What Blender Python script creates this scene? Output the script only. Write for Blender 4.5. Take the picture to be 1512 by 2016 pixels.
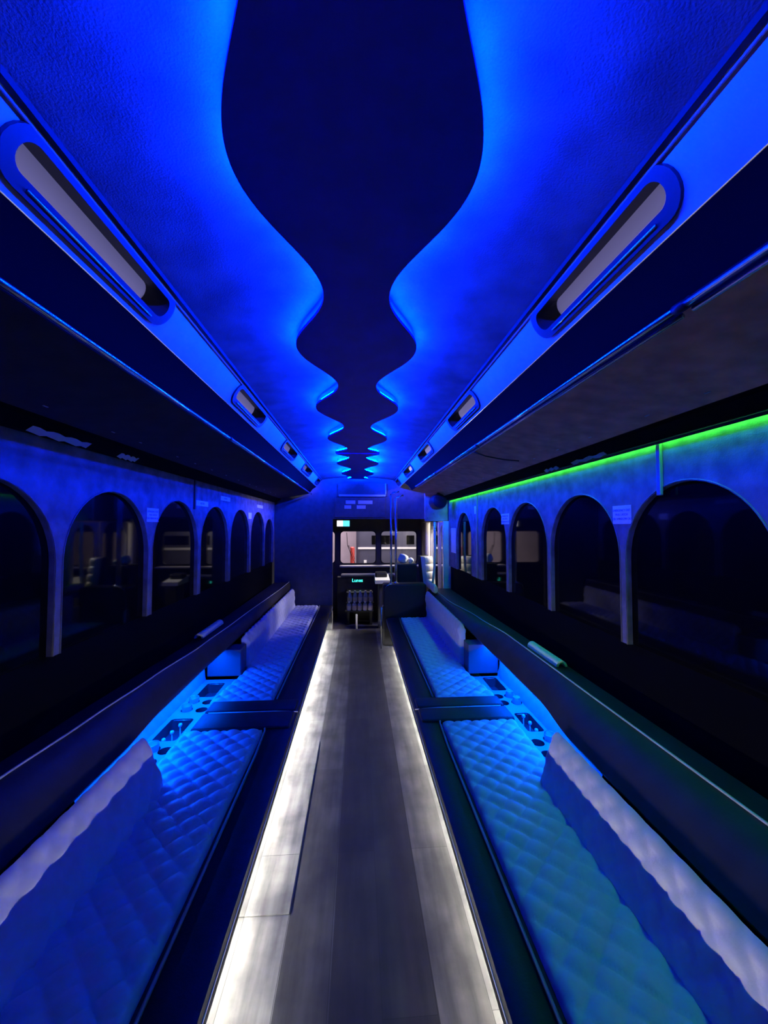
import bpy, bmesh, math, random
from mathutils import Vector, Matrix
random.seed(7)
PI = math.pi
S = bpy.context.scene
for o in list(bpy.data.objects): bpy.data.objects.remove(o)
C = S.collection

# ------------------------------------------------------------------ camera, world, exposure
cd = bpy.data.cameras.new('camera'); cam = bpy.data.objects.new('camera', cd); C.objects.link(cam)
cam.location = (0, 0, 1.5)
cam.rotation_euler = (PI/2 + math.atan(27/757), 0, -math.atan(51/757))
cd.sensor_width = 36; cd.lens = 757/2016*36; cd.clip_start = 0.02; cd.clip_end = 60
S.camera = cam
w = bpy.data.worlds.new('night'); S.world = w; w.use_nodes = True
w.node_tree.nodes['Background'].inputs[0].default_value = (0.02, 0.03, 0.2, 1)
w.node_tree.nodes['Background'].inputs[1].default_value = 0.02
S.view_settings.view_transform = 'Standard'; S.view_settings.look = 'None'
S.view_settings.exposure = 0.0; S.view_settings.gamma = 1.0
S.cycles.use_denoising = True
S.cycles.max_bounces = 10; S.cycles.diffuse_bounces = 5; S.cycles.glossy_bounces = 4
S.cycles.sample_clamp_indirect = 8.0
S.cycles.caustics_reflective = False; S.cycles.caustics_refractive = False
BLUE = (0.0, 0.013, 1.0); BLUE_L = 2000.0; BAR = (0.0, 0.075, 1.0); BAR_L = 500.0           # cove LEDs behind the wavy ceiling panels
WHITE = (1.0, 0.98, 0.86); WHITE_LEFT = 620.0; WHITE_RIGHT = 400.0   # LEDs under the bench lips
GREEN = (0.05, 1.0, 0.06); GREEN_L = 42.0          # strip along the right wall

def area(name, loc, rot, sx, sy, power, col=(1, 0.9, 0.8)):
    l = bpy.data.lights.new(name, 'AREA'); l.shape = 'RECTANGLE'; l.size = sx; l.size_y = sy
    l.energy = power; l.color = col
    o = bpy.data.objects.new(name, l); C.objects.link(o); o.location = loc; o.rotation_euler = rot
    return o
# the garage the bus is parked in: tube lamps outside the bus
area('garage_lamp_ahead', (0.2, 9.4, 3.4), (0, 0, 0), 3.5, 1.2, 330, (1, 0.86, 0.9))
area('garage_lamp_door', (2.6, 5.95, 2.1), (0.12, 1.0, 0), 0.9, 0.6, 210, (1, 0.93, 0.82))
area('garage_lamp_right', (2.6, 2.6, 2.75), (0, math.radians(78), 0), 0.4, 6.6, 60, (0.85, 0.82, 1))
area('garage_lamp_left', (-2.6, 2.6, 2.75), (0, -math.radians(78), 0), 0.4, 6.6, 75, (0.85, 0.82, 1))

# ------------------------------------------------------------------ materials
def mat(name, col, rough=0.6, metal=0.0, noise=0.0, scale=20, bump=0.0, bscale=120, spec=0.5, emit=None, es=0.0, stretch=None, coat=0.0):
    m = bpy.data.materials.new(name); m.use_nodes = True
    n = m.node_tree.nodes; L = m.node_tree.links; b = n['Principled BSDF']
    b.inputs['Base Color'].default_value = (*col, 1); b.inputs['Roughness'].default_value = rough
    b.inputs['Metallic'].default_value = metal; b.inputs['Specular IOR Level'].default_value = spec
    b.inputs['Coat Weight'].default_value = coat; b.inputs['Coat Roughness'].default_value = 0.22
    if emit: b.inputs['Emission Color'].default_value = (*emit, 1); b.inputs['Emission Strength'].default_value = es
    tc = n.new('ShaderNodeTexCoord'); vec = tc.outputs['Object']
    if stretch:
        mp = n.new('ShaderNodeMapping'); mp.inputs['Scale'].default_value = stretch
        L.new(vec, mp.inputs['Vector']); vec = mp.outputs['Vector']
    if noise:
        t = n.new('ShaderNodeTexNoise'); t.inputs['Scale'].default_value = scale; t.inputs['Detail'].default_value = 6
        L.new(vec, t.inputs['Vector'])
        r = n.new('ShaderNodeValToRGB'); r.color_ramp.elements[0].position = 0.3; r.color_ramp.elements[1].position = 0.7
        r.color_ramp.elements[0].color = (*[max(0, c*(1-noise)) for c in col], 1)
        r.color_ramp.elements[1].color = (*[min(1, c*(1+noise)) for c in col], 1)
        L.new(t.outputs['Fac'], r.inputs['Fac']); L.new(r.outputs['Color'], b.inputs['Base Color'])
    if bump:
        t2 = n.new('ShaderNodeTexNoise'); t2.inputs['Scale'].default_value = bscale; t2.inputs['Detail'].default_value = 3
        L.new(vec, t2.inputs['Vector'])
        bp = n.new('ShaderNodeBump'); bp.inputs['Strength'].default_value = bump; bp.inputs['Distance'].default_value = 0.004
        L.new(t2.outputs['Fac'], bp.inputs['Height']); L.new(bp.outputs['Normal'], b.inputs['Normal'])
    return m
def emitter(name, col, strength):
    m = bpy.data.materials.new(name); m.use_nodes = True; n = m.node_tree.nodes; n.clear()
    e = n.new('ShaderNodeEmission'); e.inputs[0].default_value = (*col, 1); e.inputs[1].default_value = strength
    o = n.new('ShaderNodeOutputMaterial'); m.node_tree.links.new(e.outputs[0], o.inputs[0]); return m
def glassy(name, tint, refl=0.08, rough=0.0):
    m = bpy.data.materials.new(name); m.use_nodes = True; n = m.node_tree.nodes; n.clear(); L = m.node_tree.links
    t = n.new('ShaderNodeBsdfTransparent'); t.inputs[0].default_value = (*tint, 1)
    g = n.new('ShaderNodeBsdfGlossy'); g.inputs['Roughness'].default_value = rough
    f = n.new('ShaderNodeFresnel'); f.inputs[0].default_value = 1.45
    mx = n.new('ShaderNodeMixShader'); o = n.new('ShaderNodeOutputMaterial')
    L.new(f.outputs[0], mx.inputs[0]); L.new(t.outputs[0], mx.inputs[1]); L.new(g.outputs[0], mx.inputs[2]); L.new(mx.outputs[0], o.inputs[0])
    return m
def plastic(name, tint):
    m = glassy(name, tint); n = m.node_tree.nodes; L = m.node_tree.links
    out = [x for x in n if x.type == 'OUTPUT_MATERIAL'][0]; src = out.inputs[0].links[0].from_socket
    d = n.new('ShaderNodeBsdfDiffuse'); d.inputs[0].default_value = (0.75, 0.78, 0.82, 1); mx = n.new('ShaderNodeMixShader'); mx.inputs[0].default_value = 0.3
    L.new(src, mx.inputs[1]); L.new(d.outputs[0], mx.inputs[2]); L.new(mx.outputs[0], out.inputs[0]); return m
def frosted(name, col):
    m = bpy.data.materials.new(name); m.use_nodes = True; n = m.node_tree.nodes; n.clear(); L = m.node_tree.links
    t = n.new('ShaderNodeBsdfTranslucent'); t.inputs[0].default_value = (*col, 1)
    d = n.new('ShaderNodeBsdfDiffuse'); d.inputs[0].default_value = (0.25, 0.25, 0.25, 1)
    mx = n.new('ShaderNodeMixShader'); mx.inputs[0].default_value = 0.25; o = n.new('ShaderNodeOutputMaterial')
    L.new(t.outputs[0], mx.inputs[1]); L.new(d.outputs[0], mx.inputs[2]); L.new(mx.outputs[0], o.inputs[0])
    return m
def floor_mat():
    m = bpy.data.materials.new('vinyl_plank_floor'); m.use_nodes = True; n = m.node_tree.nodes; L = m.node_tree.links; b = n['Principled BSDF']
    tc = n.new('ShaderNodeTexCoord'); mp = n.new('ShaderNodeMapping'); mp.inputs['Rotation'].default_value = (0, 0, PI/2); mp.inputs['Location'].default_value = (0, 0.092, 0)
    L.new(tc.outputs['Object'], mp.inputs['Vector'])
    br = n.new('ShaderNodeTexBrick'); br.inputs['Scale'].default_value = 1; br.inputs['Brick Width'].default_value = 1.22; br.inputs['Row Height'].default_value = 0.17
    br.inputs['Mortar Size'].default_value = 0.0012; br.inputs['Color1'].default_value = (0.10, 0.098, 0.096, 1); br.inputs['Color2'].default_value = (0.16, 0.157, 0.152, 1)
    br.inputs['Mortar'].default_value = (0.05, 0.05, 0.05, 1)
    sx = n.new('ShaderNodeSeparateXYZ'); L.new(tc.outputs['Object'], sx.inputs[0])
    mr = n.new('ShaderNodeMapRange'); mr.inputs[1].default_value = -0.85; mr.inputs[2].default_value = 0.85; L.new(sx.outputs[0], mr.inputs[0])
    pr = n.new('ShaderNodeValToRGB'); pr.color_ramp.interpolation = 'CONSTANT'   # plank row tones, with pale edges and dark centre painting in LED falloff
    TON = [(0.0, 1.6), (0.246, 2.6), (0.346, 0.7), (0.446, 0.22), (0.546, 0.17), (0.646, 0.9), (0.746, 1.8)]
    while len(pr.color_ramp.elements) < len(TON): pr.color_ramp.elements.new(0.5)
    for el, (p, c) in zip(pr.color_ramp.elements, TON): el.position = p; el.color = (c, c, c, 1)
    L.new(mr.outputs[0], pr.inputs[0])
    L.new(mp.outputs[0], br.inputs['Vector'])
    mp2 = n.new('ShaderNodeMapping'); mp2.inputs['Scale'].default_value = (16, 1.6, 1); L.new(tc.outputs['Object'], mp2.inputs['Vector'])
    t = n.new('ShaderNodeTexNoise'); t.inputs['Scale'].default_value = 1.6; t.inputs['Detail'].default_value = 8; L.new(mp2.outputs[0], t.inputs['Vector'])
    t3 = n.new('ShaderNodeTexNoise'); t3.inputs['Scale'].default_value = 4.5; t3.inputs['Detail'].default_value = 6; L.new(tc.outputs['Object'], t3.inputs['Vector'])
    r = n.new('ShaderNodeValToRGB'); r.color_ramp.elements[0].position = 0.3; r.color_ramp.elements[0].color = (0.5, 0.5, 0.52, 1); r.color_ramp.elements[1].position = 0.7; r.color_ramp.elements[1].color = (1.1, 1.08, 1.05, 1)
    L.new(t.outputs['Fac'], r.inputs['Fac'])
    r3 = n.new('ShaderNodeValToRGB'); r3.color_ramp.elements[0].position = 0.35; r3.color_ramp.elements[0].color = (0.42, 0.42, 0.46, 1); r3.color_ramp.elements[1].position = 0.65; r3.color_ramp.elements[1].color = (1, 1, 1, 1)
    L.new(t3.outputs['Fac'], r3.inputs['Fac'])
    mx = n.new('ShaderNodeMix'); mx.data_type = 'RGBA'; mx.blend_type = 'MULTIPLY'; mx.inputs[0].default_value = 1
    L.new(br.outputs['Color'], mx.inputs[6]); L.new(r.outputs['Color'], mx.inputs[7])
    m2 = n.new('ShaderNodeMix'); m2.data_type = 'RGBA'; m2.blend_type = 'MULTIPLY'; m2.inputs[0].default_value = 1
    L.new(mx.outputs[2], m2.inputs[6]); L.new(r3.outputs['Color'], m2.inputs[7])
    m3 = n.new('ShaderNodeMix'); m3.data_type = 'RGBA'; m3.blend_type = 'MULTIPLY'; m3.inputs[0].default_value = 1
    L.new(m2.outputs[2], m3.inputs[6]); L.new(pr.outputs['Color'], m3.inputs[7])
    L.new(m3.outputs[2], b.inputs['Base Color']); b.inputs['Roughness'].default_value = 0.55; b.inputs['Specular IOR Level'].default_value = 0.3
    bp = n.new('ShaderNodeBump'); bp.inputs['Strength'].default_value = 0.25; bp.inputs['Distance'].default_value = 0.002
    L.new(br.outputs['Fac'], bp.inputs['Height']); bp.invert = True; L.new(bp.outputs['Normal'], b.inputs['Normal'])
    return m
M = dict(
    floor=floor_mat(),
    mat=mat('dark_rubber_floor', (0.06, 0.06, 0.07), 0.7, noise=0.3, scale=30),
    suede=mat('grey_suede_headliner', (0.085, 0.085, 0.09), 0.95, noise=0.3, scale=9, bump=0.25, bscale=260, spec=0.15),
    wallsuede=mat('grey_suede_wall', (0.2, 0.185, 0.21), 0.95, noise=0.3, scale=14, bump=0.3, bscale=200, spec=0.1),
    band=mat('pale_painted_cove', (0.30, 0.30, 0.32), 0.5, noise=0.1, scale=12, spec=0.3),
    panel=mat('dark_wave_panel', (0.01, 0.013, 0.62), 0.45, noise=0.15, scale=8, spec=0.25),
    vinyl=mat('black_vinyl', (0.008, 0.008, 0.016), 0.45, noise=0.2, scale=18, bump=0.15, bscale=160, spec=0.25),
    bolster=mat('charcoal_vinyl_bolster', (0.03, 0.027, 0.033), 0.5, noise=0.2, scale=10, bump=0.12, bscale=90, spec=0.22),
    duct=mat('lit_brown_duct_vinyl', (0.62, 0.3, 0.22), 0.7, noise=0.25, scale=12, bump=0.2, bscale=120, spec=0.2),  # right duct: same vinyl lightened, white floor light put into its colour
    ductshaded=mat('shaded_duct_vinyl', (0.035, 0.025, 0.03), 0.7, noise=0.25, scale=12, bump=0.2, bscale=120, spec=0.25),  # left duct: same vinyl darkened, weaker light put into its colour
    ductdark=mat('black_duct_face', (0.003, 0.003, 0.004), 0.85, spec=0.04),
    quilt=mat('white_quilted_vinyl', (0.58, 0.6, 0.86), 0.36, noise=0.05, scale=25, bump=0.08, bscale=220, spec=0.45),
    piping=mat('pale_grey_piping', (0.55, 0.54, 0.58), 0.4),
    welt=mat('grey_welt', (0.22, 0.22, 0.25), 0.3),
    boxvinyl=mat('dark_box_vinyl', (0.1, 0.1, 0.13), 0.5, bump=0.1, spec=0.3),
    conquilt=mat('grey_quilted_vinyl', (0.3, 0.3, 0.32), 0.4, spec=0.35),
    console=mat('grey_laminate_console', (0.3, 0.3, 0.32), 0.35, spec=0.4),
    recess=mat('dark_plastic_tray', (0.05, 0.05, 0.06), 0.3),
    rim=mat('brushed_rim', (0.5, 0.5, 0.52), 0.3, metal=0.8),
    blackglass=mat('blacked_out_glass', (0.003, 0.003, 0.004), 0.04, spec=0.2),
    rubber=mat('black_rubber_frame', (0.018, 0.018, 0.02), 0.5, spec=0.25),
    chrome=mat('chrome', (0.8, 0.8, 0.82), 0.2, metal=1.0),
    steel=mat('worn_steel', (0.6, 0.6, 0.62), 0.25, metal=1.0),
    black=mat('black_plastic', (0.012, 0.012, 0.015), 0.5, spec=0.3),
    dark=mat('dark_grey_panel', (0.05, 0.05, 0.055), 0.6, noise=0.2, scale=15),
    header=mat('grey_header_panel', (0.07, 0.07, 0.08), 0.6, noise=0.2, scale=15),
    paper=mat('white_paper_sticker', (0.82, 0.82, 0.84), 0.6),
    ink=mat('blue_ink', (0.05, 0.09, 0.35), 0.6),
    foam=mat('pale_foam', (0.93, 0.95, 0.93), 0.8, noise=0.05, scale=60),
    cream=mat('cream_paint', (0.75, 0.7, 0.6), 0.5, noise=0.1, scale=10),
    creamvinyl=mat('cream_tufted_vinyl', (0.72, 0.69, 0.6), 0.4),
    whitepl=mat('white_plastic', (0.8, 0.8, 0.8), 0.4),
    label=mat('beige_bottle_label', (0.62, 0.52, 0.42), 0.6),
    pet=mat('clear_blue_bottle', (0.3, 0.34, 0.5), 0.15),
    frost=frosted('frosted_pane', (0.47, 0.46, 0.98)),
    glass=glassy('clear_glass', (0.93, 0.92, 0.95)),
    cup=plastic('clear_plastic_cup', (0.9, 0.92, 0.95)),
    led_blue=emitter('blue_led', BLUE, BLUE_L), led_blue2=emitter('blue_led_new', (0, 0.02, 1), BLUE_L*2.4),
    led_left=emitter('white_led_bright', WHITE, WHITE_LEFT), led_right=emitter('white_led_soft', WHITE, WHITE_RIGHT),
    led_bar=emitter('blue_led_bar', BAR, BAR_L),
    led_green=emitter('green_led', GREEN, GREEN_L),
    scr_w=emitter('screen_white', (0.9, 0.85, 1.0), 1.6), scr_b=emitter('screen_cyan', (0.12, 0.75, 1.0), 1.4),
    digit=emitter('cyan_digits', (0.05, 0.9, 0.75), 3.0),
    gwall=mat('pink_garage_wall', (0.78, 0.66, 0.76), 0.8, noise=0.12, scale=2),
    gfloor=mat('garage_concrete', (0.3, 0.27, 0.26), 0.8, noise=0.25, scale=3),
    busbody=mat('grey_bus_body', (0.075, 0.075, 0.12), 0.4, noise=0.1, scale=4),
    red=mat('red_paint', (0.55, 0.06, 0.05), 0.5),
)

# ------------------------------------------------------------------ helpers
OFF = {}
def obj(name, bm, m, parent=None, smooth=False, auto=None):
    bmesh.ops.recalc_face_normals(bm, faces=bm.faces[:])
    off = OFF.get(parent.name, Vector()) if parent else Vector()
    if off.length: bmesh.ops.translate(bm, verts=bm.verts[:], vec=-off)
    me = bpy.data.meshes.new(name); bm.to_mesh(me); bm.free()
    me.materials.append(m if not isinstance(m, str) else M[m])
    if smooth:
        for p in me.polygons: p.use_smooth = True
        if auto is not None: me.set_sharp_from_angle(angle=auto)
    o = bpy.data.objects.new(name, me); C.objects.link(o)
    if parent: o.parent = parent; OFF[o.name] = off
    return o
def tag(o, label, cat, group=None, kind=None):
    o['label'] = label; o['category'] = cat
    if group: o['group'] = group
    if kind: o['kind'] = kind
    return o
def thing(name, label, cat, loc=(0, 0, 0), group=None):
    o = bpy.data.objects.new(name, None); C.objects.link(o); o.location = loc; o.empty_display_size = 0.05
    OFF[o.name] = Vector(loc); return tag(o, label, cat, group)
def struct(o): o['kind'] = 'structure'; return o
def shell(name, loc=(0, 0, 0)):
    o = bpy.data.objects.new(name, None); C.objects.link(o); o.location = loc; OFF[o.name] = Vector(loc); o['kind'] = 'structure'; return o
def dup(root, loc, label=None, group=None):
    r = root.copy(); C.objects.link(r); r.location = loc
    if label: r['label'] = label
    if group: r['group'] = group
    for ch in list(root.children):
        c = ch.copy(); C.objects.link(c); c.parent = r
        for g in ch.children:
            d = g.copy(); C.objects.link(d); d.parent = c
    return r
def box(bm, x0, x1, y0, y1, z0, z1, bev=0.0, seg=2):
    r = bmesh.ops.create_cube(bm, size=1.0)
    vs = r['verts']
    bmesh.ops.scale(bm, verts=vs, vec=(abs(x1-x0), abs(y1-y0), abs(z1-z0)))
    bmesh.ops.translate(bm, verts=vs, vec=((x0+x1)/2, (y0+y1)/2, (z0+z1)/2))
    if bev:
        es = list({e for v in vs for e in v.link_edges})
        bmesh.ops.bevel(bm, geom=es, offset=bev, segments=seg, affect='EDGES', profile=0.5)
    return bm
def B(*a, **k): return box(bmesh.new(), *a, **k)
def loft(bm, secs, closed=False, cap=False):
    rows = [[bm.verts.new(p) for p in s] for s in secs]
    n = len(secs[0])
    for a, b in zip(rows, rows[1:]):
        for i in range(n if closed else n-1):
            j = (i+1) % n
            bm.faces.new((a[i], a[j], b[j], b[i]))
    if cap:
        bm.faces.new(rows[0]); bm.faces.new(rows[-1])
    return bm
def tube(bm, pts, r, n=10, cap=True):
    pts = [Vector(p) for p in pts]; secs = []
    for i, p in enumerate(pts):
        a = pts[max(0, i-1)]; b = pts[min(len(pts)-1, i+1)]
        d = (b-a).normalized(); up = Vector((0, 0, 1)) if abs(d.z) < 0.9 else Vector((1, 0, 0))
        u = d.cross(up).normalized(); v = d.cross(u)
        rr = r[i] if isinstance(r, (list, tuple)) else r
        secs.append([p + u*rr*math.cos(2*PI*k/n) + v*rr*math.sin(2*PI*k/n) for k in range(n)])
    return loft(bm, secs, True, cap)
def lathe(bm, cx, cy, prof, n=24, cap=True):
    secs = [[(cx + r*math.cos(2*PI*k/n), cy + r*math.sin(2*PI*k/n), z) for k in range(n)] for r, z in prof]
    return loft(bm, secs, True, cap)
def plate(bm, outer, holes, fn, t):
    """flat sheet in (u,v) with holes, thickness t along w; fn maps (u,v,w) to a point"""
    def loop(pts, w):
        vs = [bm.verts.new(fn(u, v, w)) for u, v in pts]
        return vs, [bm.edges.new((vs[i], vs[(i+1) % len(vs)])) for i in range(len(vs))]
    L0 = [loop(p, 0) for p in [outer]+holes]; L1 = [loop(p, t) for p in [outer]+holes]
    for LL in (L0, L1):
        es = [e for _, e in LL for e in e]
        bmesh.ops.triangle_fill(bm, edges=es, use_beauty=True, use_dissolve=False)
    for (a, _), (b, _) in zip(L0, L1):
        for i in range(len(a)):
            j = (i+1) % len(a); bm.faces.new((a[i], a[j], b[j], b[i]))
    return bm
def rrect(u0, u1, v0, v1, r, n=6):
    out = []
    for cx, cy, a0 in ((u1-r, v1-r, 0), (u0+r, v1-r, PI/2), (u0+r, v0+r, PI), (u1-r, v0+r, 3*PI/2)):
        for k in range(n+1):
            a = a0 + PI/2*k/n; out.append((cx+r*math.cos(a), cy+r*math.sin(a)))
    return out
def circ(cu, cv, r, n=20): return [(cu+r*math.cos(2*PI*k/n), cv+r*math.sin(2*PI*k/n)) for k in range(n)]
def text(body, size, loc, rz, m, parent, name='lettering', spacing=1.0, flat=0.0004):
    c = bpy.data.curves.new(name, 'FONT'); c.body = body; c.size = size; c.align_x = 'CENTER'; c.align_y = 'CENTER'
    c.extrude = flat; c.space_line = spacing; c.materials.append(M[m])
    tmp = bpy.data.objects.new('tmp_text', c); C.objects.link(tmp)
    me = bpy.data.meshes.new_from_object(tmp.evaluated_get(bpy.context.evaluated_depsgraph_get()))
    bpy.data.objects.remove(tmp); me.name = name
    o = bpy.data.objects.new(name, me); C.objects.link(o); o.rotation_euler = (PI/2, 0, rz)
    off = OFF.get(parent.name, Vector()); o.parent = parent; o.location = Vector(loc)-off
    return o
def lerp_keys(keys, y):
    if y <= keys[0][0]: return keys[0][1:]
    for a, b in zip(keys, keys[1:]):
        if y <= b[0]:
            t = (y-a[0])/(b[0]-a[0]); t = t*t*(3-2*t)
            return tuple(p+(q-p)*t for p, q in zip(a[1:], b[1:]))
    return keys[-1][1:]
YB, YF = -0.75, 5.62        # rear and front ends of the saloon
WX = 1.2                    # inside face of the side walls

# ------------------------------------------------------------------ floor, shell
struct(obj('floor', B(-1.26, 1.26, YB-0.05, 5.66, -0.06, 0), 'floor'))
st = shell('floor_entry'); obj('entry_floor_surface', B(-1.26, 1.26, 5.661, 7.5, -0.22, -0.16), 'mat', st)
# one plank lies proud of the rest, beside the left bench
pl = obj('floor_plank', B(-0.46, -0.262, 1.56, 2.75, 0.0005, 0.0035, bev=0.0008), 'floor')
tag(pl, 'pale vinyl plank lying proud of the aisle floor along the left bench', 'floor plank')

# side walls with arched openings
ARCH_R = [(-0.015, .315), (0.66, .315), (1.337, .315), (2.012, .315), (2.688, .313), (3.367, .312), (4.313, .297)]
ARCH_L = [(-0.05, .315), (0.625, .315), (1.30, .315), (1.975, .315), (2.657, .314), (3.342, .308), (4.032, .313), (4.722, .314), (5.30, .24)]
ZS, ZLOW, ZTOP = 1.35, 0.66, 1.93
def arch_pts(c, r, zs=ZS, zl=ZLOW, n=22):
    return [(c+r, zl)] + [(c+r*math.cos(PI*k/n), zs+r*math.sin(PI*k/n)) for k in range(n+1)] + [(c-r, zl)]
wn = 0
for s, arches, side in ((1, ARCH_R, 'right'), (-1, ARCH_L, 'left')):
    y1 = 5.04 if s > 0 else YF
    zb = 0.972 if s > 0 else 0.985
    outl = [(y1, zb), (y1, ZTOP), (YB, ZTOP), (YB, zb)]
    for c, r in arches:
        outl += arch_pts(c, r, zl=zb)[::-1] if c-r > YB else []
    bm = plate(bmesh.new(), outl, [], lambda u, v, w, s=s: (s*(WX+w), u, v), 0.022)
    struct(obj('wall_'+side, bm, 'wallsuede'))
    struct(obj('wall_lower_'+side, B(s*1.2255, s*1.24, YB, y1, 0.0, zb), 'ductdark'))
    bm = B(s*1.2405, s*1.27, YB, 5.04 if s > 0 else 7.4, 0.0, 2.06)
    sk = struct(obj('wall_outer_'+side, bm, 'dark'))
    for c, r in arches:
        wn += 1
        wd = shell('window_%d' % wn, (s*(WX+0.03), c, ZLOW))
        pr = arch_pts(c, r+0.003, n=22, zl=zb)
        bm = bmesh.new(); bm.faces.new([bm.verts.new((s*(WX+0.0235), u, v)) for u, v in pr])
        ex = bmesh.ops.extrude_face_region(bm, geom=bm.faces[:]); bmesh.ops.translate(bm, verts=[v for v in ex['geom'] if isinstance(v, bmesh.types.BMVert)], vec=(s*0.0015, 0, 0))
        obj('pane', bm, 'blackglass', wd)
        # soft fabric return around the arch
        pts = [(s*(WX-0.001), u, v) for u, v in arch_pts(c, r+0.004, n=30, zl=zb)]
        obj('arch_edge', tube(bmesh.new(), pts, 0.003, 6), 'wallsuede', wd, True)

# joint strips on the walls
for i, (s, y, m) in enumerate(((1, 1.443, 'welt'), (1, 3.797, 'welt'), (-1, 2.90, 'dark'))):
    o = struct(obj('trim_%d' % (i+1), B(s*1.186, s*1.1995, y-0.011, y+0.011, 1.62 if i != 1 else 0.975, 1.835, bev=0.003), m))

# ceiling: shallow arch over the aisle
def zc(x): return 2.212 - 0.042*(x/0.52)**2
XE = 0.525
xs = [XE*(-1+2*i/28) for i in range(29)]
secs = [[(x, y, zc(x)) for x in xs] + [(x, y, zc(x)+0.05) for x in reversed(xs)] for y in [YB + (YF-YB)*k/40 for k in range(41)]]
struct(obj('ceiling', loft(bmesh.new(), secs, True, True), 'suede', smooth=True, auto=0.6))
struct(obj('roof', B(-1.26, 1.26, YB-0.05, 7.4, 2.36, 2.42), 'dark'))

# sloped coves with the small standee windows
A, Bp = Vector((0.53, 0, 2.172)), Vector((0.602, 0, 2.064))   # inner top and outer bottom of the cove section
du = (Bp-A); cl = du.length; du.normalize(); nn = Vector((du.z, 0, -du.x)); nn = nn if nn.x > 0 else -nn   # outwards / up
SW = [(-1.70, -1.19), (-0.53, -0.03), (0.64, 1.14), (1.80, 2.30), (2.94, 3.48), (4.0, 4.6), (5.24, 5.56)]
ti = 3
for s, side in ((1, 'right'), (-1, 'left')):
    def cv(u, v, w, s=s):
        p = A + du*v + nn*w; return (s*p.x, u, p.z)
    holes = [rrect(a, b, 0.022, 0.094, 0.034) for a, b in SW[1:]]
    ti += 1
    o = struct(obj('trim_%d' % ti, plate(bmesh.new(), [(YB, 0), (YF, 0), (YF, cl), (YB, cl)], holes, cv, 0.012), 'band'))
    for a, b in SW[1:]:
        wn += 1
        wd = shell('window_%d' % wn, cv((a+b)/2, 0.057, 0))
        fr = plate(bmesh.new(), rrect(a-0.02, b+0.02, 0.008, 0.112, 0.050), [rrect(a+0.006, b-0.006, 0.030, 0.086, 0.027)], cv, -0.008)
        obj('frame', fr, 'rubber', wd)
        tn = plate(bmesh.new(), rrect(a-0.001, b+0.001, 0.021, 0.095, 0.035), [rrect(a+0.004, b-0.004, 0.027, 0.089, 0.030)], cv, 0.078)
        obj('reveal', tn, 'rubber', wd)
        bm = bmesh.new(); bm.faces.new([bm.verts.new(cv(u, v, 0.074)) for u, v in rrect(a, b, 0.021, 0.095, 0.034)])
        obj('pane', bm, 'frost', wd)
        lt = bmesh.new()
        p0 = cv(a+0.05, 0.099, -0.010); p1 = cv(b-0.05, 0.099, -0.010)
        obj('latch_bar', tube(lt, [p0, p1], 0.003, 6), 'steel', wd, True)
    # bright joint moulding between ceiling and cove, with a dark gap line
    ti += 1
    struct(obj('trim_%d' % ti, tube(bmesh.new(), [(s*0.534, YB, 2.158), (s*0.534, YF, 2.158)], 0.006, 8), 'piping', smooth=True))
    ti += 1
    struct(obj('trim_%d' % ti, B(s*0.517, s*0.528, YB, YF, 2.154, 2.168), 'black'))

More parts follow.
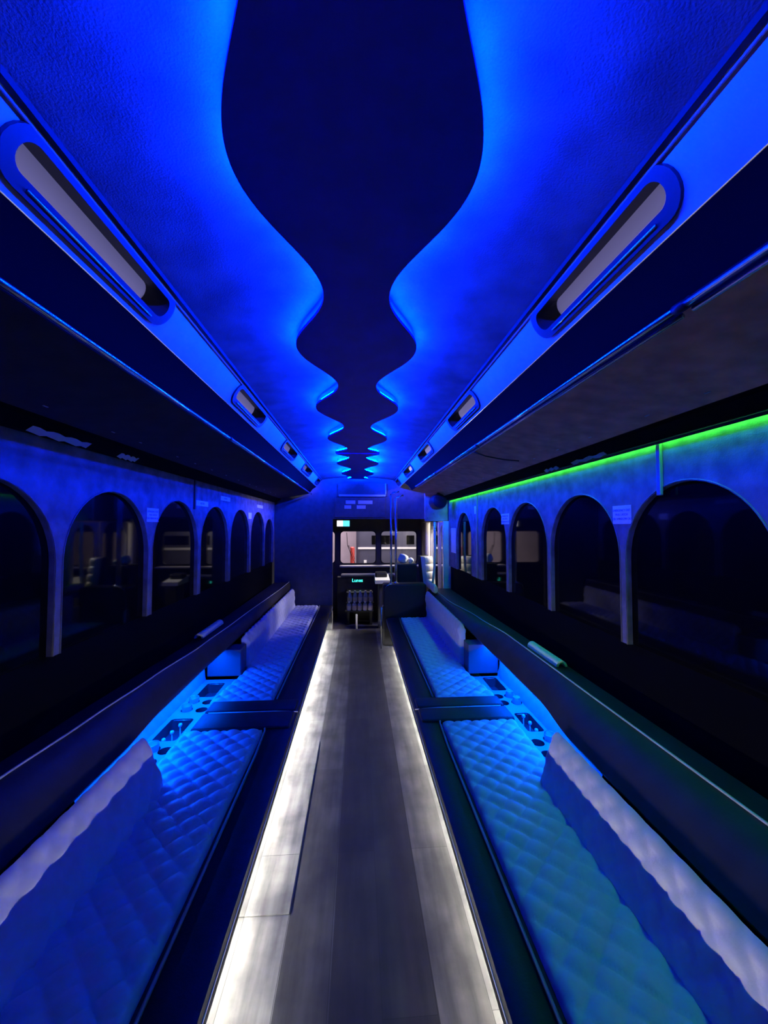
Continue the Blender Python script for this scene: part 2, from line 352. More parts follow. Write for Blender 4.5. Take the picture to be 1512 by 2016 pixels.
# ------------------------------------------------------------------ overhead ducts
for s, side in ((1, 'right'), (-1, 'left')):
    y1 = 5.02 if s > 0 else YF-0.02
    t = thing('overhead_duct', ('brown vinyl-covered air duct above the right-hand windows, over the green light strip' if s > 0
              else 'vinyl-covered air duct, darkened as in shade, above the left-hand windows'), 'air duct', (s*0.7, YB, 1.94))
    P = [(0.604, 2.062), (0.655, 2.03), (0.69, 1.985), (0.705, 1.965), (0.74, 1.956), (1.09, 1.893), (1.105, 1.885)]
    bm = bmesh.new()
    loft(bm, [[(s*x, y, z) for x, z in P] for y in [YB + (y1-YB)*k/24 for k in range(25)]])
    obj('duct_face', loft(bmesh.new(), [[(s*x, y, z) for x, z in P[:4]] for y in (YB, y1)]), 'ductdark', t, True, 0.7)
    bm.free()
    obj('duct_underside', loft(bmesh.new(), [[(s*x, y, z) for x, z in P[3:]] for y in [YB + (y1-YB)*k/24 for k in range(25)]]), 'duct' if s > 0 else 'ductshaded', t, True, 0.7)
    obj('valance', loft(bmesh.new(), [[(s*x, y, z) for x, z in [(1.105, 1.886), (1.115, 1.872), (1.17, 1.836), (1.1995, 1.836)]] for y in (YB, y1)]), 'ductdark', t)
    if s > 0:
        obj('end_cap', loft(bmesh.new(), [[(s*x, y1+d, z) for x, z in P+[(1.19, 1.9), (1.19, 2.11)]] for d in (-0.004, 0.004)], True, True), 'duct', t)
    # staples along the underside edge
    for k in range(16):
        y = 0.45 + k*0.3 + random.uniform(-.05, .05)
        if y < y1-0.05: obj('staple', B(s*1.045, s*1.05, y, y+0.02, 1.899, 1.903), 'piping', t)
    # handrail
    yr1 = 4.43 if s > 0 else 5.55
    h = thing('handrail', 'polished ceiling handrail along the right duct, two parallel tubes' if s > 0 else 'polished ceiling handrail along the left duct', 'handrail', (s*0.675, 0, 1.955))
    br = [-0.6, 0.747, 2.128, 3.3] if s > 0 else [-0.6, 0.72, 2.062, 3.413]
    ends = br + [yr1]
    for a, b in zip(ends, ends[1:]):
        obj('rail', tube(bmesh.new(), [(s*0.672, a+0.012, 1.958), (s*0.672, b-0.012, 1.958)], 0.0085, 12), 'chrome', h, True)
        if s > 0: obj('lower_rail', tube(bmesh.new(), [(s*0.690, a+0.014, 1.948), (s*0.690, b-0.014, 1.948)], 0.006, 12), 'steel', h, True)
    for y in ends:
        bm = bmesh.new(); tube(bm, [(s*0.672, y-0.013, 1.958), (s*0.672, y+0.013, 1.958)], 0.0105, 12)
        tube(bm, [(s*0.672, y, 1.958), (s*0.703, y, 1.985)], 0.007, 8)
        obj('bracket', bm, 'black', h, True)

# ------------------------------------------------------------------ wavy ceiling panels with hidden LEDs
KN1 = [(-0.42, .092), (-0.05, .225), (0.31, .095), (0.69, .229), (1.075, .094), (1.425, .223), (1.80, .09), (2.165, .232), (2.56, .09), (2.92, .226), (3.30, .089), (3.49, .20)]
KN2 = [(3.52, .20), (3.73, .084), (4.10, .223), (4.50, .084), (4.90, .205), (5.28, .084), (5.45, .15)]
def half(kn, y):
    for a, b in zip(kn, kn[1:]):
        if a[0] <= y <= b[0]:
            t = (y-a[0])/(b[0]-a[0]); t = (1-math.cos(PI*t))/2
            return a[1]+(b[1]-a[1])*t
    return kn[-1][1]
CX, ZP = -0.006, 2.16
for kn, lab, y0 in ((KN1, 'long dark wavy-edged ceiling panel glowing blue at its edges, nearest the camera', 0.12),
                    (KN2, 'shorter wavy-edged ceiling panel with blue glowing edges, next to the front bulkhead', None)):
    ya = kn[0][0] if y0 is None else y0; yb = kn[-1][0]
    N = int((yb-ya)/0.012); ys = [ya+(yb-ya)*k/N for k in range(N+1)]
    t = thing('ceiling_panel', lab, 'ceiling panel', (CX, (ya+yb)/2, ZP))
    secs = []
    for y in ys:
        hw = half(kn, y)
        secs.append([(CX-hw, y, ZP), (CX, y, ZP), (CX+hw, y, ZP), (CX+hw, y, ZP+0.010), (CX, y, ZP+0.010), (CX-hw, y, ZP+0.010)])
    obj('board', loft(bmesh.new(), secs, True, True), 'panel', t)
    obj('mounting_rail', B(CX-0.03, CX+0.03, ya+0.02, yb-0.02, ZP+0.0105, 2.214), 'black', t)
    for sd in (1, -1):
        loop = []
        for k, y in enumerate(ys):
            y_a, y_b = ys[max(0, k-1)], ys[min(N, k+1)]
            d = Vector((sd*(half(kn, y_b)-half(kn, y_a)), y_b-y_a, 0)).normalized()
            nrm = Vector((d.y, -d.x, 0)); nrm = nrm if nrm.x*sd > 0 else -nrm
            p = Vector((CX+sd*half(kn, y), y, 0)) - nrm*0.011
            loop.append([(p.x, p.y, ZP+0.0108), (p.x, p.y, ZP+0.020)])
        obj('led_strip', loft(bmesh.new(), loop), 'led_blue' if y0 else 'led_blue2', t)

# ------------------------------------------------------------------ benches
def quilt_h(a, b, pw=0.5):
    return (abs(math.sin(PI*a))*abs(math.sin(PI*b)))**pw
def cushion(s, x0, xo, y0, y1, z):
    """quilted seat pad: x0 aisle edge, xo(y) window edge"""
    ny = int((y1-y0)/0.0075); nx = 56; secs = []
    for j in range(ny+1):
        y = y0+(y1-y0)*j/ny; x1 = xo(y); row = []
        for i in range(nx+1):
            x = x0+(x1-x0)*i/nx
            q = quilt_h(x/0.105+y/0.10, x/0.105-y/0.10, 0.4)
            ed = min(x-x0, x1-x, y-y0, y1-y); e = min(1, max(0, ed)/0.03); e = math.sqrt(max(0, 1-(1-e)**2))
            row.append((s*x, y, z-0.028+0.028*e+0.019*q*min(1, e)))
        secs.append(row)
    bm = loft(bmesh.new(), secs)
    return bm
def backrest(s, P, y0, y1, keys=None):
    """P: function y-> profile list of (x,z)"""
    ny = int((y1-y0)/0.009); secs = []
    for j in range(ny+1):
        y = y0+(y1-y0)*j/ny
        pr = [Vector((a, b)) for a, b in P(y)]
        # resample
        ds = [0]
        for a, b in zip(pr, pr[1:]): ds.append(ds[-1]+(b-a).length)
        n = 40; row = []
        e = min(1, min(y-y0, y1-y)/0.03); e = math.sqrt(max(0, 1-(1-e)**2))
        for k in range(n+1):
            d = ds[-1]*k/n; i = 0
            while i < len(ds)-2 and ds[i+1] < d: i += 1
            tt = (d-ds[i])/(ds[i+1]-ds[i]); p = pr[i].lerp(pr[i+1], tt)
            tg = (pr[i+1]-pr[i]).normalized(); nr = Vector((-tg.y, tg.x))
            if nr.x > 0 and k < n*0.6: nr = -nr
            q = quilt_h(d/0.105+y/0.10, d/0.105-y/0.10, 0.45)
            cen = Vector((pr[3].x, 0.36)); sh = (1-e)
            p = p + nr*(0.012*q*e*(1 if k < n*0.62 else 0)); p = Vector((p.x, 0.345+(p.y-0.345)*(1-0.10*sh))); p.x += (pr[4].x+0.005-p.x)*0.35*sh
            row.append((s*p.x, y, p.y))
        secs.append(row)
    bm = loft(bmesh.new(), secs, False, False)
    for sec in (0, -1):
        vs = [v for v in bm.verts if abs(v.co.y-(y0 if sec == 0 else y1)) < 1e-6]
    bm.verts.ensure_lookup_table()
    n = 41
    bm.faces.new([bm.verts[i] for i in range(n)]); bm.faces.new([bm.verts[len(bm.verts)-1-i] for i in range(n)])
    return bm
def back_near(xb, xt, zt):
    return lambda y: [(xb, 0.33), (xb+0.012, 0.40), (xt-0.035, zt-0.055), (xt-0.016, zt-0.014), (xt+0.006, zt), (xt+0.018, zt-0.012), (xt+0.022, zt-0.05), (xt+0.022, 0.345)]
SEAT = 0.362
BEN = [ # s, section, lip x, cushion inner x, cushion outer, y0, y1, cushion y0,y1, backrest (y0,y1,xb,xt,zt)
    (1, 'near', .352, .485, lambda y: 0.925, YB+0.1, 2.415, YB+0.2, 2.25, (YB+0.2, 1.70, .80, .885, .585), 'right-hand bench seat nearest the camera with teal-lit quilted cushion'),
    (1, 'far', .352, .52, lambda y: 0.925-0.07*min(1, max(0, y-2.6)/0.38), 2.42, 4.80, 2.56, 4.76, (3.135, 4.72, .835, .862, .70), 'farther right-hand bench seat, ending at the black partition box'),
    (-1, 'near', .362, .525, lambda y: 0.96, YB+0.1, 2.435, YB+0.2, 2.235, (YB+0.2, 1.78, .83, .93, .585), 'left-hand bench seat nearest the camera with blue-lit quilted cushion'),
    (-1, 'far', .362, .552, lambda y: 0.96-0.07*min(1, max(0, y-2.6)/0.45), 2.44, 5.60, 2.595, 5.56, (3.225, 5.52, .875, .925, .618), 'farther left-hand bench seat, ending at the front bulkhead'),
]
for s, sec, lx, ci, co, y0, y1, c0, c1, bk, lab in BEN:
    t = thing('bench_seat', lab, 'bench seat', (s*0.65, (y0+y1)/2, 0), 'quilted bench seats along the aisle')
    obj('base_panel', B(s*(lx+0.155), s*(lx+0.19), y0+0.002, y1-0.002, 0.001, 0.30), 'dark', t)
    # black vinyl frame: lip, top border with rounded front edge
    prof = [(lx+0.15, 0.296), (lx+0.004, 0.296), (lx, 0.302), (lx, 0.342), (lx+0.006, 0.353), (lx+0.02, 0.358), (ci-0.02, 0.356), (ci+0.02, 0.335), (0.885, 0.333), (0.885, 0.30)]
    bm = loft(bmesh.new(), [[(s*x, y, z) for x, z in prof] for y in (y0, y0+0.006, y1-0.006, y1)], True, True)
    obj('seat_frame', bm, 'vinyl', t, True, 0.6)
    # raised black cross pad between the two cushions
    if sec == 'near': a, b = c1+0.006, y1-0.003
    else: a, b = y0+0.003, c0-0.006
    obj('end_pad', B(s*(lx+0.02), s*0.93, a, b, 0.334, 0.370, bev=0.014, seg=4), 'vinyl', t, True)
    obj('cushion', cushion(s, ci, co, c0, c1, SEAT), 'quilt', t, True)
    obj('welt', tube(bmesh.new(), [(s*(ci-0.022), c0+0.02, 0.362), (s*(ci-0.02), c1-0.25, 0.363), (s*(ci-0.012), c1-0.02, 0.364), (s*(ci-0.006), c1+0.004, 0.364)], 0.0055, 8), 'welt', t, True)
    obj('piping', tube(bmesh.new(), [(s*(lx-0.001), y0+0.002, 0.338), (s*(lx-0.001), y1-0.002, 0.338)], 0.0028, 8), 'piping', t, True)
    if sec == 'near':
        obj('seam_piping', tube(bmesh.new(), [(s*(lx+0.004), y1-0.002, 0.359), (s*0.5, y1-0.002, 0.366), (s*0.90, y1-0.002, 0.366)], 0.0035, 8), 'piping', t, True)
    yb0, yb1, xb, xt, zt = bk
    obj('backrest', backrest(s, back_near(xb, xt, zt), yb0, yb1), 'quilt', t, True, 0.9)
    # LED tape low on the recessed base panel
    lx2 = lx+0.153
    bm = loft(bmesh.new(), [[(s*(lx2+0.0012), y, 0.0745), (s*(lx2-0.0008), y, 0.0775)] for y in (y0+0.01, y1-0.01)])
    obj('led_strip', bm, 'led_left' if s < 0 else 'led_right', t)
    obj('led_light_shield', B(s*(lx2-(0.003 if sec == 'near' else 0.02)), s*(lx2+0.0018), y0+0.005, y1-0.005, 0.0785, 0.081), 'rim', t)  # added, unseen: shields the tape's upward light, wider on far benches

# black block behind the start of the far backrests
for s, y0, y1, xa, xb in ((1, 2.99, 3.125, .862, 1.10), (-1, 3.065, 3.215, .897, 1.15)):
    o = obj('speaker_box', B(s*xa, s*xb, y0, y1, 0.345, 0.572 if s > 0 else 0.547, bev=0.006), 'boxvinyl')
    tag(o, 'black vinyl box closing the front end of the %s-hand cup-holder console' % ('right' if s > 0 else 'left'), 'speaker box')

# ------------------------------------------------------------------ cup-holder consoles
ZT = 0.326          # console top, a little below the cushions that overhang it
for s, xi, xo, y0, y1, trays, cups, side in (
        (1, .89, 1.062, 1.60, 2.90, [(2.11, 2.325, .945, 1.04), (2.645, 2.875, .93, 1.035)],
         [(2.462, .938), (2.462, 1.024), (2.555, .938), (2.555, 1.015), (2.03, 1.024), (2.005, .945), (1.90, .95)], 'right'),
        (-1, .89, 1.122, 1.65, 2.97, [(2.15, 2.39, .962, 1.092), (2.675, 2.905, .955, 1.08)],
         [(2.495, .965), (2.50, 1.055), (2.60, .965), (2.61, 1.058), (2.075, 1.04), (2.06, .972), (1.96, 1.0)], 'left')):
    t = thing('bar_console', 'pale cup-holder console with two sunken trays between the %s-hand backrests' % side, 'bar console', (s*(xi+xo)/2, (y0+y1)/2, 0.30))
    zt = ZT; K = (1.5-ZT)/1.14
    xo *= K; y0, y1 = y0*K, y1*K; trays = [tuple(q*K for q in p) for p in trays]; cups = [tuple(q*K for q in p) for p in cups]
    holes = [rrect(a, b, c, d, 0.02, 4) for a, b, c, d in trays] + [circ(a, b, 0.036, 20) for a, b in cups]
    obj('console_top', plate(bmesh.new(), [(y0, xi), (y1, xi), (y1, xo), (y0, xo)], holes, lambda u, v, w: (s*v, u, zt+w), -0.006), 'console', t)
    for a, b, c, d in trays:
        bm = bmesh.new(); out = rrect(a+0.001, b-0.001, c+0.001, d-0.001, 0.02, 4)
        loft(bm, [[(s*v, u, z) for u, v in out] for z in (zt, zt-0.07)], True); bm.faces.new([bm.verts.new((s*v, u, zt-0.07)) for u, v in out])
        tr = obj('tray', bm, 'recess', t)
        obj('tray_rim', tube(bmesh.new(), [(s*(c+0.02), b-0.012, zt-0.004), (s*(d-0.015), b-0.012, zt-0.004)], 0.0025, 6), 'rim', tr, True)
    for a, b in cups:
        bm = bmesh.new(); loft(bm, [[(s*v, u, z) for u, v in circ(a, b, 0.0355)] for z in (zt, zt-0.05)], True)
        bm.faces.new([bm.verts.new((s*v, u, zt-0.05)) for u, v in circ(a, b, 0.0355)])
        obj('cup_holder', bm, 'recess', t)
    obj('console_body', B(s*(xi+0.001), s*(xo-0.001), y0, y1-0.002, 0.235, 0.25), 'console', t)
    # quilted back panel rising to the ledge bolster
    secs = []
    ya, yb = max(y0, 1.70), y1-0.002
    for j in range(140):
        y = ya+(yb-ya)*j/139; row = []
        for k in range(16):
            z = zt+0.001+0.195*k/15; q = quilt_h(z/0.1+y/0.1, z/0.1-y/0.1)
            row.append((s*(xo-0.006*q+0.035*(k/15)), y, z))
        secs.append(row)
    obj('back_panel', loft(bmesh.new(), secs), 'conquilt', t, True)

# small objects in trays and holders
zt = ZT; KK = (1.5-ZT)/1.14
def stopper(x, y, lab, h=0.055, grp='round-headed stems in the trays'):
    x, y = x*KK, y*KK
    t = thing('bottle_stopper', lab, 'bottle stopper', (x, y, zt-0.0698), grp)
    z0 = zt-0.0698
    obj('stem', lathe(bmesh.new(), x, y, [(0.006, z0), (0.0035, z0+0.004), (0.0035, z0+h)], 10), 'whitepl', t, True)
    obj('knob', lathe(bmesh.new(), x, y, [(0.002, z0+h-0.001), (0.009, z0+h+0.003), (0.0115, z0+h+0.011), (0.009, z0+h+0.019), (0.002, z0+h+0.022)], 14), 'whitepl', t, True)
    return t
stopper(-1.005, 2.30, 'tallest round-headed stem in the left console tray, farthest from the camera', 0.066)
stopper(-1.02, 2.235, 'middle round-headed stem of the three in the left console tray', 0.060)
stopper(-1.035, 2.172, 'round-headed stem at the near edge of the left console tray', 0.052)
stopper(0.985, 2.27, 'tallest round-headed stem in the right console tray, farthest from the camera', 0.066)
stopper(0.995, 2.205, 'middle round-headed stem of the three in the right console tray', 0.058)
stopper(1.002, 2.14, 'round-headed stem at the near edge of the right console tray', 0.050)
def cup(x, y, lab, up=True):
    x, y = x*KK, y*KK
    t = thing('plastic_cup', lab, 'cup', (x, y, zt-0.0495), 'clear cups in the cup holders')
    z0 = zt-0.0495
    pr = [(0.024, z0), (0.029, z0+0.05), (0.031, z0+0.08)] if up else [(0.033, z0), (0.030, z0+0.05), (0.022, z0+0.085)]
    bm = lathe(bmesh.new(), x, y, pr, 20, cap=False)
    bm.faces.new([bm.verts.new((x+(pr[0][0] if up else pr[-1][0])*math.cos(2*PI*k/20), y+(pr[0][0] if up else pr[-1][0])*math.sin(2*PI*k/20), z0+0.001 if up else pr[-1][1])) for k in range(20)])
    obj('cup_body', bm, 'cup', t, True, 0.8)
    zz = pr[-1][1]; r = pr[-1][0]
    obj('rim', tube(bmesh.new(), [(x+r*math.cos(2*PI*k/20), y+r*math.sin(2*PI*k/20), zz) for k in range(21)], 0.0013, 6), 'rim', t, True)
cup(1.015, 2.555, 'clear cup upside down in the right console holder next to the far tray', False)
cup(1.024, 2.462, 'clear cup upside down in the right console holder closer to the near tray', False)
cup(1.024, 2.03, 'clear cup in the right console holder beside the near backrest end')
cup(-1.058, 2.61, 'clear cup in the left console holder beside the far tray, by the wall')
cup(-1.055, 2.50, 'clear cup in the left console holder beside the near tray, by the wall')
cup(-1.04, 2.075, 'clear cup in the left console holder beside the near backrest end')

# ------------------------------------------------------------------ padded window ledges
for s, keys, y1, side in ((1, [(-0.8, 1.085, .71, .915, .575), (1.6, 1.08, .71, .915, .575), (2.1, 1.08, .71, .975, .568), (2.73, 1.08, .71, .985, .568), (3.25, 1.04, .705, .90, .652), (4.16, .968, .695, .898, .66), (5.1, .96, .69, .898, .66)], 4.95, 'right'),
                          (-1, [(-0.8, 1.10, .72, .96, .572), (1.26, 1.10, .72, .96, .572), (1.66, 1.09, .711, .96, .572), (2.1, 1.08, .70, 1.0, .562), (2.75, 1.065, .68, 1.01, .56), (3.35, 1.04, .684, .957, .60), (5.2, .98, .695, .96, .605)], YF-0.01, 'left')):
    t = thing('padded_ledge', 'black padded window ledge with pale piping along the %s-hand wall' % side, 'window ledge', (s*1.1, 2, 0.56))
    N = 90; secs = []; pip = []
    for j in range(N+1):
        y = YB+0.02+(y1-YB-0.02)*j/N
        x1, z1, x0, z0 = lerp_keys(keys, y)
        # bulging roll from the backrest up to the piping, then flat to the wall
        mx, mz = (x0+x1)/2, (z0+z1)/2; bx, bz = (z1-z0), -(x1-x0); L = math.hypot(bx, bz)
        pr = [(x0+0.05, z0-0.028), (x0+0.012, z0-0.018), (x0, z0)]
        for k in range(1, 8):
            tt = k/8; bl = 0.028*math.sin(PI*tt)
            pr.append((x0+(x1-x0)*tt - abs(bx)/L*bl*0.3, z0+(z1-z0)*tt + abs(bz)/L*bl))
        pr += [(x1, z1), (x1+0.02, z1+0.002), (WX-0.012, z1-0.005), (WX-0.012, z0-0.03), (x0+0.09, z0-0.03)]
        secs.append([(s*a, y, b) for a, b in pr]); pip.append((s*(x1-0.001), y, z1+0.0035))
    obj('pad', loft(bmesh.new(), secs, True, True), 'bolster', t, True, 0.9)
    obj('piping', tube(bmesh.new(), pip, 0.0042, 8), 'piping', t, True)
    # blue LED tape tucked under the pad above the cup-holder console
    rows = []
    for j in range(17):
        y = 1.78+(3.02-1.78)*j/16; x1, z1, x0, z0 = lerp_keys(keys, y)
        rows.append([(s*(x0+0.062), y, z0-0.0335), (s*(x0+0.072), y, z0-0.0335)])
    obj('led_strip', loft(bmesh.new(), rows), 'led_bar', t)

# lengths of split foam tube lying on the ledges
for s, y0, y1, x, z, lab in ((1, 2.10, 2.47, 1.135, .713, 'pale half-round foam tube lying on the right-hand window ledge'),
                             (-1, 2.86, 3.28, 1.135, .695, 'dim half-round foam tube lying on the left-hand window ledge')):
    secs = []
    for y in (y0, y1):
        o_ = [(s*x+0.032*math.cos(a), y, z+0.034*math.sin(a)+0.0) for a in [PI*k/14 for k in range(15)]]
        i_ = [(s*x+0.019*math.cos(a), y, z+0.020*math.sin(a)+0.0) for a in [PI*k/14 for k in range(14, -1, -1)]]
        secs.append(o_+i_)
    o = obj('foam_tube', loft(bmesh.new(), secs, True, True), 'foam', smooth=True, auto=0.7); tag(o, lab, 'foam tube')

# ------------------------------------------------------------------ green light strip
t = thing('light_strip', 'glowing green light strip along the top of the right-hand wall', 'light strip', (1.18, 2.5, 1.83))
obj('channel', B(1.172, 1.1985, YB, 4.98, 1.8325, 1.8355), 'black', t)
obj('led_tape', loft(bmesh.new(), [[(1.195, y, 1.8315), (1.184, y, 1.8315)] for y in (YB+0.02, 4.97)]), 'led_green', t)
obj('lip', B(1.1745, 1.1775, YB, 4.98, 1.8205, 1.832), 'black', t)  # added to keep direct green light off the left side

# ------------------------------------------------------------------ wall stickers
def sticker(s, ya, yb, za, zb, lab, body=None, size=0.013, name='wall_sticker', ruled=0):
    yc, zcn = (ya+yb)/2, (za+zb)/2
    t = thing(name, lab, 'sign', (s*(WX-0.001), yc, zcn), None)
    obj('sheet', B(s*(WX-0.0025), s*(WX-0.0005), min(ya, yb), max(ya, yb), min(za, zb), max(za, zb)), 'paper', t)
    if body: text(body, size, (s*(WX-0.003), yc, zcn), -s*PI/2, 'ink', t, spacing=1.35)
EX = 'EMERGENCY EXIT\nPULL LATCH\nPUSH WINDOW OUT'
sticker(1, 1.614, 1.735, 1.508, 1.592, 'white emergency exit sticker between the two nearest arches on the right wall', EX, 0.0145)
sticker(1, 2.985, 3.15, 1.512, 1.598, 'white emergency exit sticker between the third and fourth arches on the right wall', EX, 0.017)
sticker(1, 3.84, 3.90, 1.62, 1.70, 'small white sticker high on the right wall beside the door joint strip')
sticker(1, 4.66, 4.90, 1.16, 1.47, 'tall pale notice on the right wall past the farthest arch')
sticker(-1, 2.272, 2.40, 1.522, 1.602, 'white emergency exit sticker between two arches on the left wall, biggest there', EX, 0.0145)
sticker(-1, 2.935, 3.165, 1.65, 1.69, 'slim white sticker just past the joint strip on the left wall', 'NOTICE', 0.022)
sticker(-1, 3.45, 3.69, 1.724, 1.762, 'slim white sticker highest on the left wall', 'NOTICE', 0.022)
sticker(-1, 4.66, 4.93, 1.715, 1.752, 'slim white sticker on the left wall, farthest from the camera')
sticker(-1, 4.30, 4.425, 1.575, 1.645, 'small upright white sticker between far arches on the left wall')
# crumpled tape left on the empty left strip channel
for y0, y1, lab in ((1.42, 1.72, 'longer strip of blue-lit tape stuck under the left duct'), (1.93, 2.08, 'short bright strip of tape stuck under the left duct')):
    secs = [[(-(1.118+0.05*f), y0+(y1-y0)*k/10, 1.868-0.036*f-0.002+0.004*math.sin(k*2.1+f)) for f in (0.45, 0.7, 0.95)] for k in range(11)]
    tag(obj('tape_strip', loft(bmesh.new(), secs), 'paper'), lab, 'tape')
for y0, y1, lab in ((1.72, 2.0, 'longer strip of blue-lit tape under the right duct above the green light'), (2.15, 2.3, 'short strip of tape under the right duct, farther along')):
    secs = [[((1.118+0.05*f), y0+(y1-y0)*k/10, 1.868-0.036*f-0.002+0.004*math.sin(k*1.7+f)) for f in (0.6, 0.75, 0.95)] for k in range(11)]
    tag(obj('tape_strip', loft(bmesh.new(), secs), 'pet'), lab, 'tape')

# ------------------------------------------------------------------ front bulkhead
wf = shell('wall_front')
bm = plate(bmesh.new(), [(-1.2, -0.16), (-0.37, -0.16), (-0.37, 1.60), (0.98, 1.60), (0.98, 2.3), (-1.2, 2.3)], [], lambda u, v, w: (u, YF+0.03+w, v), 0.04)
obj('bulkhead_panel', bm, 'header', wf)
struct(obj('wall_back', B(-1.26, 1.26, YB-0.05, YB, 0, 2.36), 'vinyl'))
hd = thing('destination_box', 'blue-lit box cover with louvred vents on the front bulkhead above the windscreen', 'equipment cover', (0.02, YF, 1.8))
yb = YF+0.029
obj('cover', B(-0.30, 0.42, yb-0.03, yb, 1.93, 2.12, bev=0.006), 'header', hd)
obj('ledge_strip', B(-0.28, 0.40, yb-0.045, yb-0.0305, 1.925, 1.955, bev=0.004), 'piping', hd)
obj('side_strip', B(0.395, 0.41, yb-0.045, yb-0.0305, 1.958, 2.12, bev=0.003), 'piping', hd)
obj('lower_cover', B(-0.34, 0.40, yb-0.03, yb, 1.62, 1.915, bev=0.006), 'header', hd)
for x0, x1, z in ((-0.18, -0.04, 1.84), (0.0, 0.21, 1.84), (-0.2, -0.1, 1.77), (-0.02, 0.11, 1.77)):
    bm = bmesh.new()
    for k in range(4): box(bm, x0, x1, yb-0.037, yb-0.0305, z-0.022+k*0.013, z-0.013+k*0.013)
    obj('vent', bm, 'whitepl', hd)
mi = thing('rear_view_mirror', 'small interior mirror hanging under the front header', 'mirror', (0.165, 6.9, 1.7))
obj('mirror_glass', B(0.125, 0.195, 6.885, 6.89, 1.665, 1.745, bev=0.002), 'chrome', mi); obj('housing', B(0.12, 0.20, 6.8905, 6.92, 1.66, 1.75, bev=0.01), 'dark', mi)
obj('arm', tube(bmesh.new(), [(0.16, 6.905, 1.75), (0.16, 6.92, 1.86)], 0.006), 'black', mi)

# ------------------------------------------------------------------ cab: front wall, windscreen, dash
fy = 7.3
pan = [(-1.08, -0.43), (-0.334, 0.337), (0.434, 1.115)]
wc = shell('wall_cab')
obj('front_panel', plate(bmesh.new(), [(-1.26, -0.9), (1.26, -0.9), (1.26, 2.3), (-1.26, 2.3)], [rrect(a, b, 0.79, 1.40, 0.07, 6) for a, b in pan], lambda u, v, w: (u, fy+w, v), 0.05), 'dark', wc)
obj('cab_ceiling', B(-1.24, 1.24, 5.70, fy, 2.0, 2.04), 'dark', wc)
for a, b in pan:
    wn += 1
    wd = shell('window_%d' % wn, ((a+b)/2, fy+0.02, 0.79))
    bm = bmesh.new(); bm.faces.new([bm.verts.new((u, fy+0.02, v)) for u, v in rrect(a-.004, b+.004, 0.786, 1.404, 0.07, 6)]); obj('pane', bm, 'glass', wd)
    obj('frame', plate(bmesh.new(), rrect(a-0.012, b+0.012, 0.778, 1.412, 0.075, 6), [rrect(a+0.008, b-0.008, 0.798, 1.392, 0.065, 6)], lambda u, v, w: (u, fy-0.002+w, v), -0.012), 'rubber', wd)
ds = thing('dashboard', 'black dashboard with pale lit top edge below the windscreen', 'dashboard', (0.1, 7.0, -0.16))
obj('dash_top', B(-0.34, 1.15, 7.08, 7.285, 0.735, 0.765, bev=0.012, seg=3), 'piping', ds)
obj('dash_shelf', B(-0.30, 0.70, 6.80, 7.075, 0.60, 0.635, bev=0.008), 'dark', ds)
obj('shelf_edge', B(-0.285, 0.64, 6.788, 6.799, 0.628, 0.662, bev=0.004), 'piping', ds)
obj('dash_face', B(-0.36, 0.72, 6.83, 7.05, -0.158, 0.595), 'black', ds)
obj('display', B(-0.165, 0.135, 6.815, 6.829, 0.50, 0.58), 'black', ds)
text('Lunes', 0.082, (-0.01, 6.812, 0.538), 0, 'digit', ds, name='display_text')
ws = thing('windscreen_wiper', 'black wiper arm outside the middle windscreen pane', 'wiper', (-0.2, fy+0.06, 0.8))
obj('arm', tube(bmesh.new(), [(-0.06, fy+0.06, 0.79), (-0.2, fy+0.06, 1.13), (-0.215, fy+0.06, 1.37)], 0.006, 6), 'black', ws)
obj('blade', tube(bmesh.new(), [(-0.1, fy+0.065, 0.81), (-0.185, fy+0.065, 1.12), (-0.175, fy+0.065, 1.13), (-0.06, fy+0.065, 0.86)], 0.004, 6), 'black', ws)

mon = thing('monitor', 'small lit monitor, half white and half cyan, above the windscreen', 'monitor', (-0.24, 6.6, 1.53))
obj('case', B(-0.375, -0.13, 6.605, 6.64, 1.475, 1.60, bev=0.006), 'black', mon)
obj('screen', B(-0.36, -0.258, 6.599, 6.604, 1.488, 1.588), 'scr_w', mon)['label'] = 'white half of the lit screen'
obj('screen', B(-0.2575, -0.145, 6.599, 6.604, 1.488, 1.588), 'scr_b', mon)['label'] = 'cyan half of the lit screen'
obj('mount', B(-0.26, -0.24, 6.61, 6.63, 1.60, 2.0), 'black', mon)

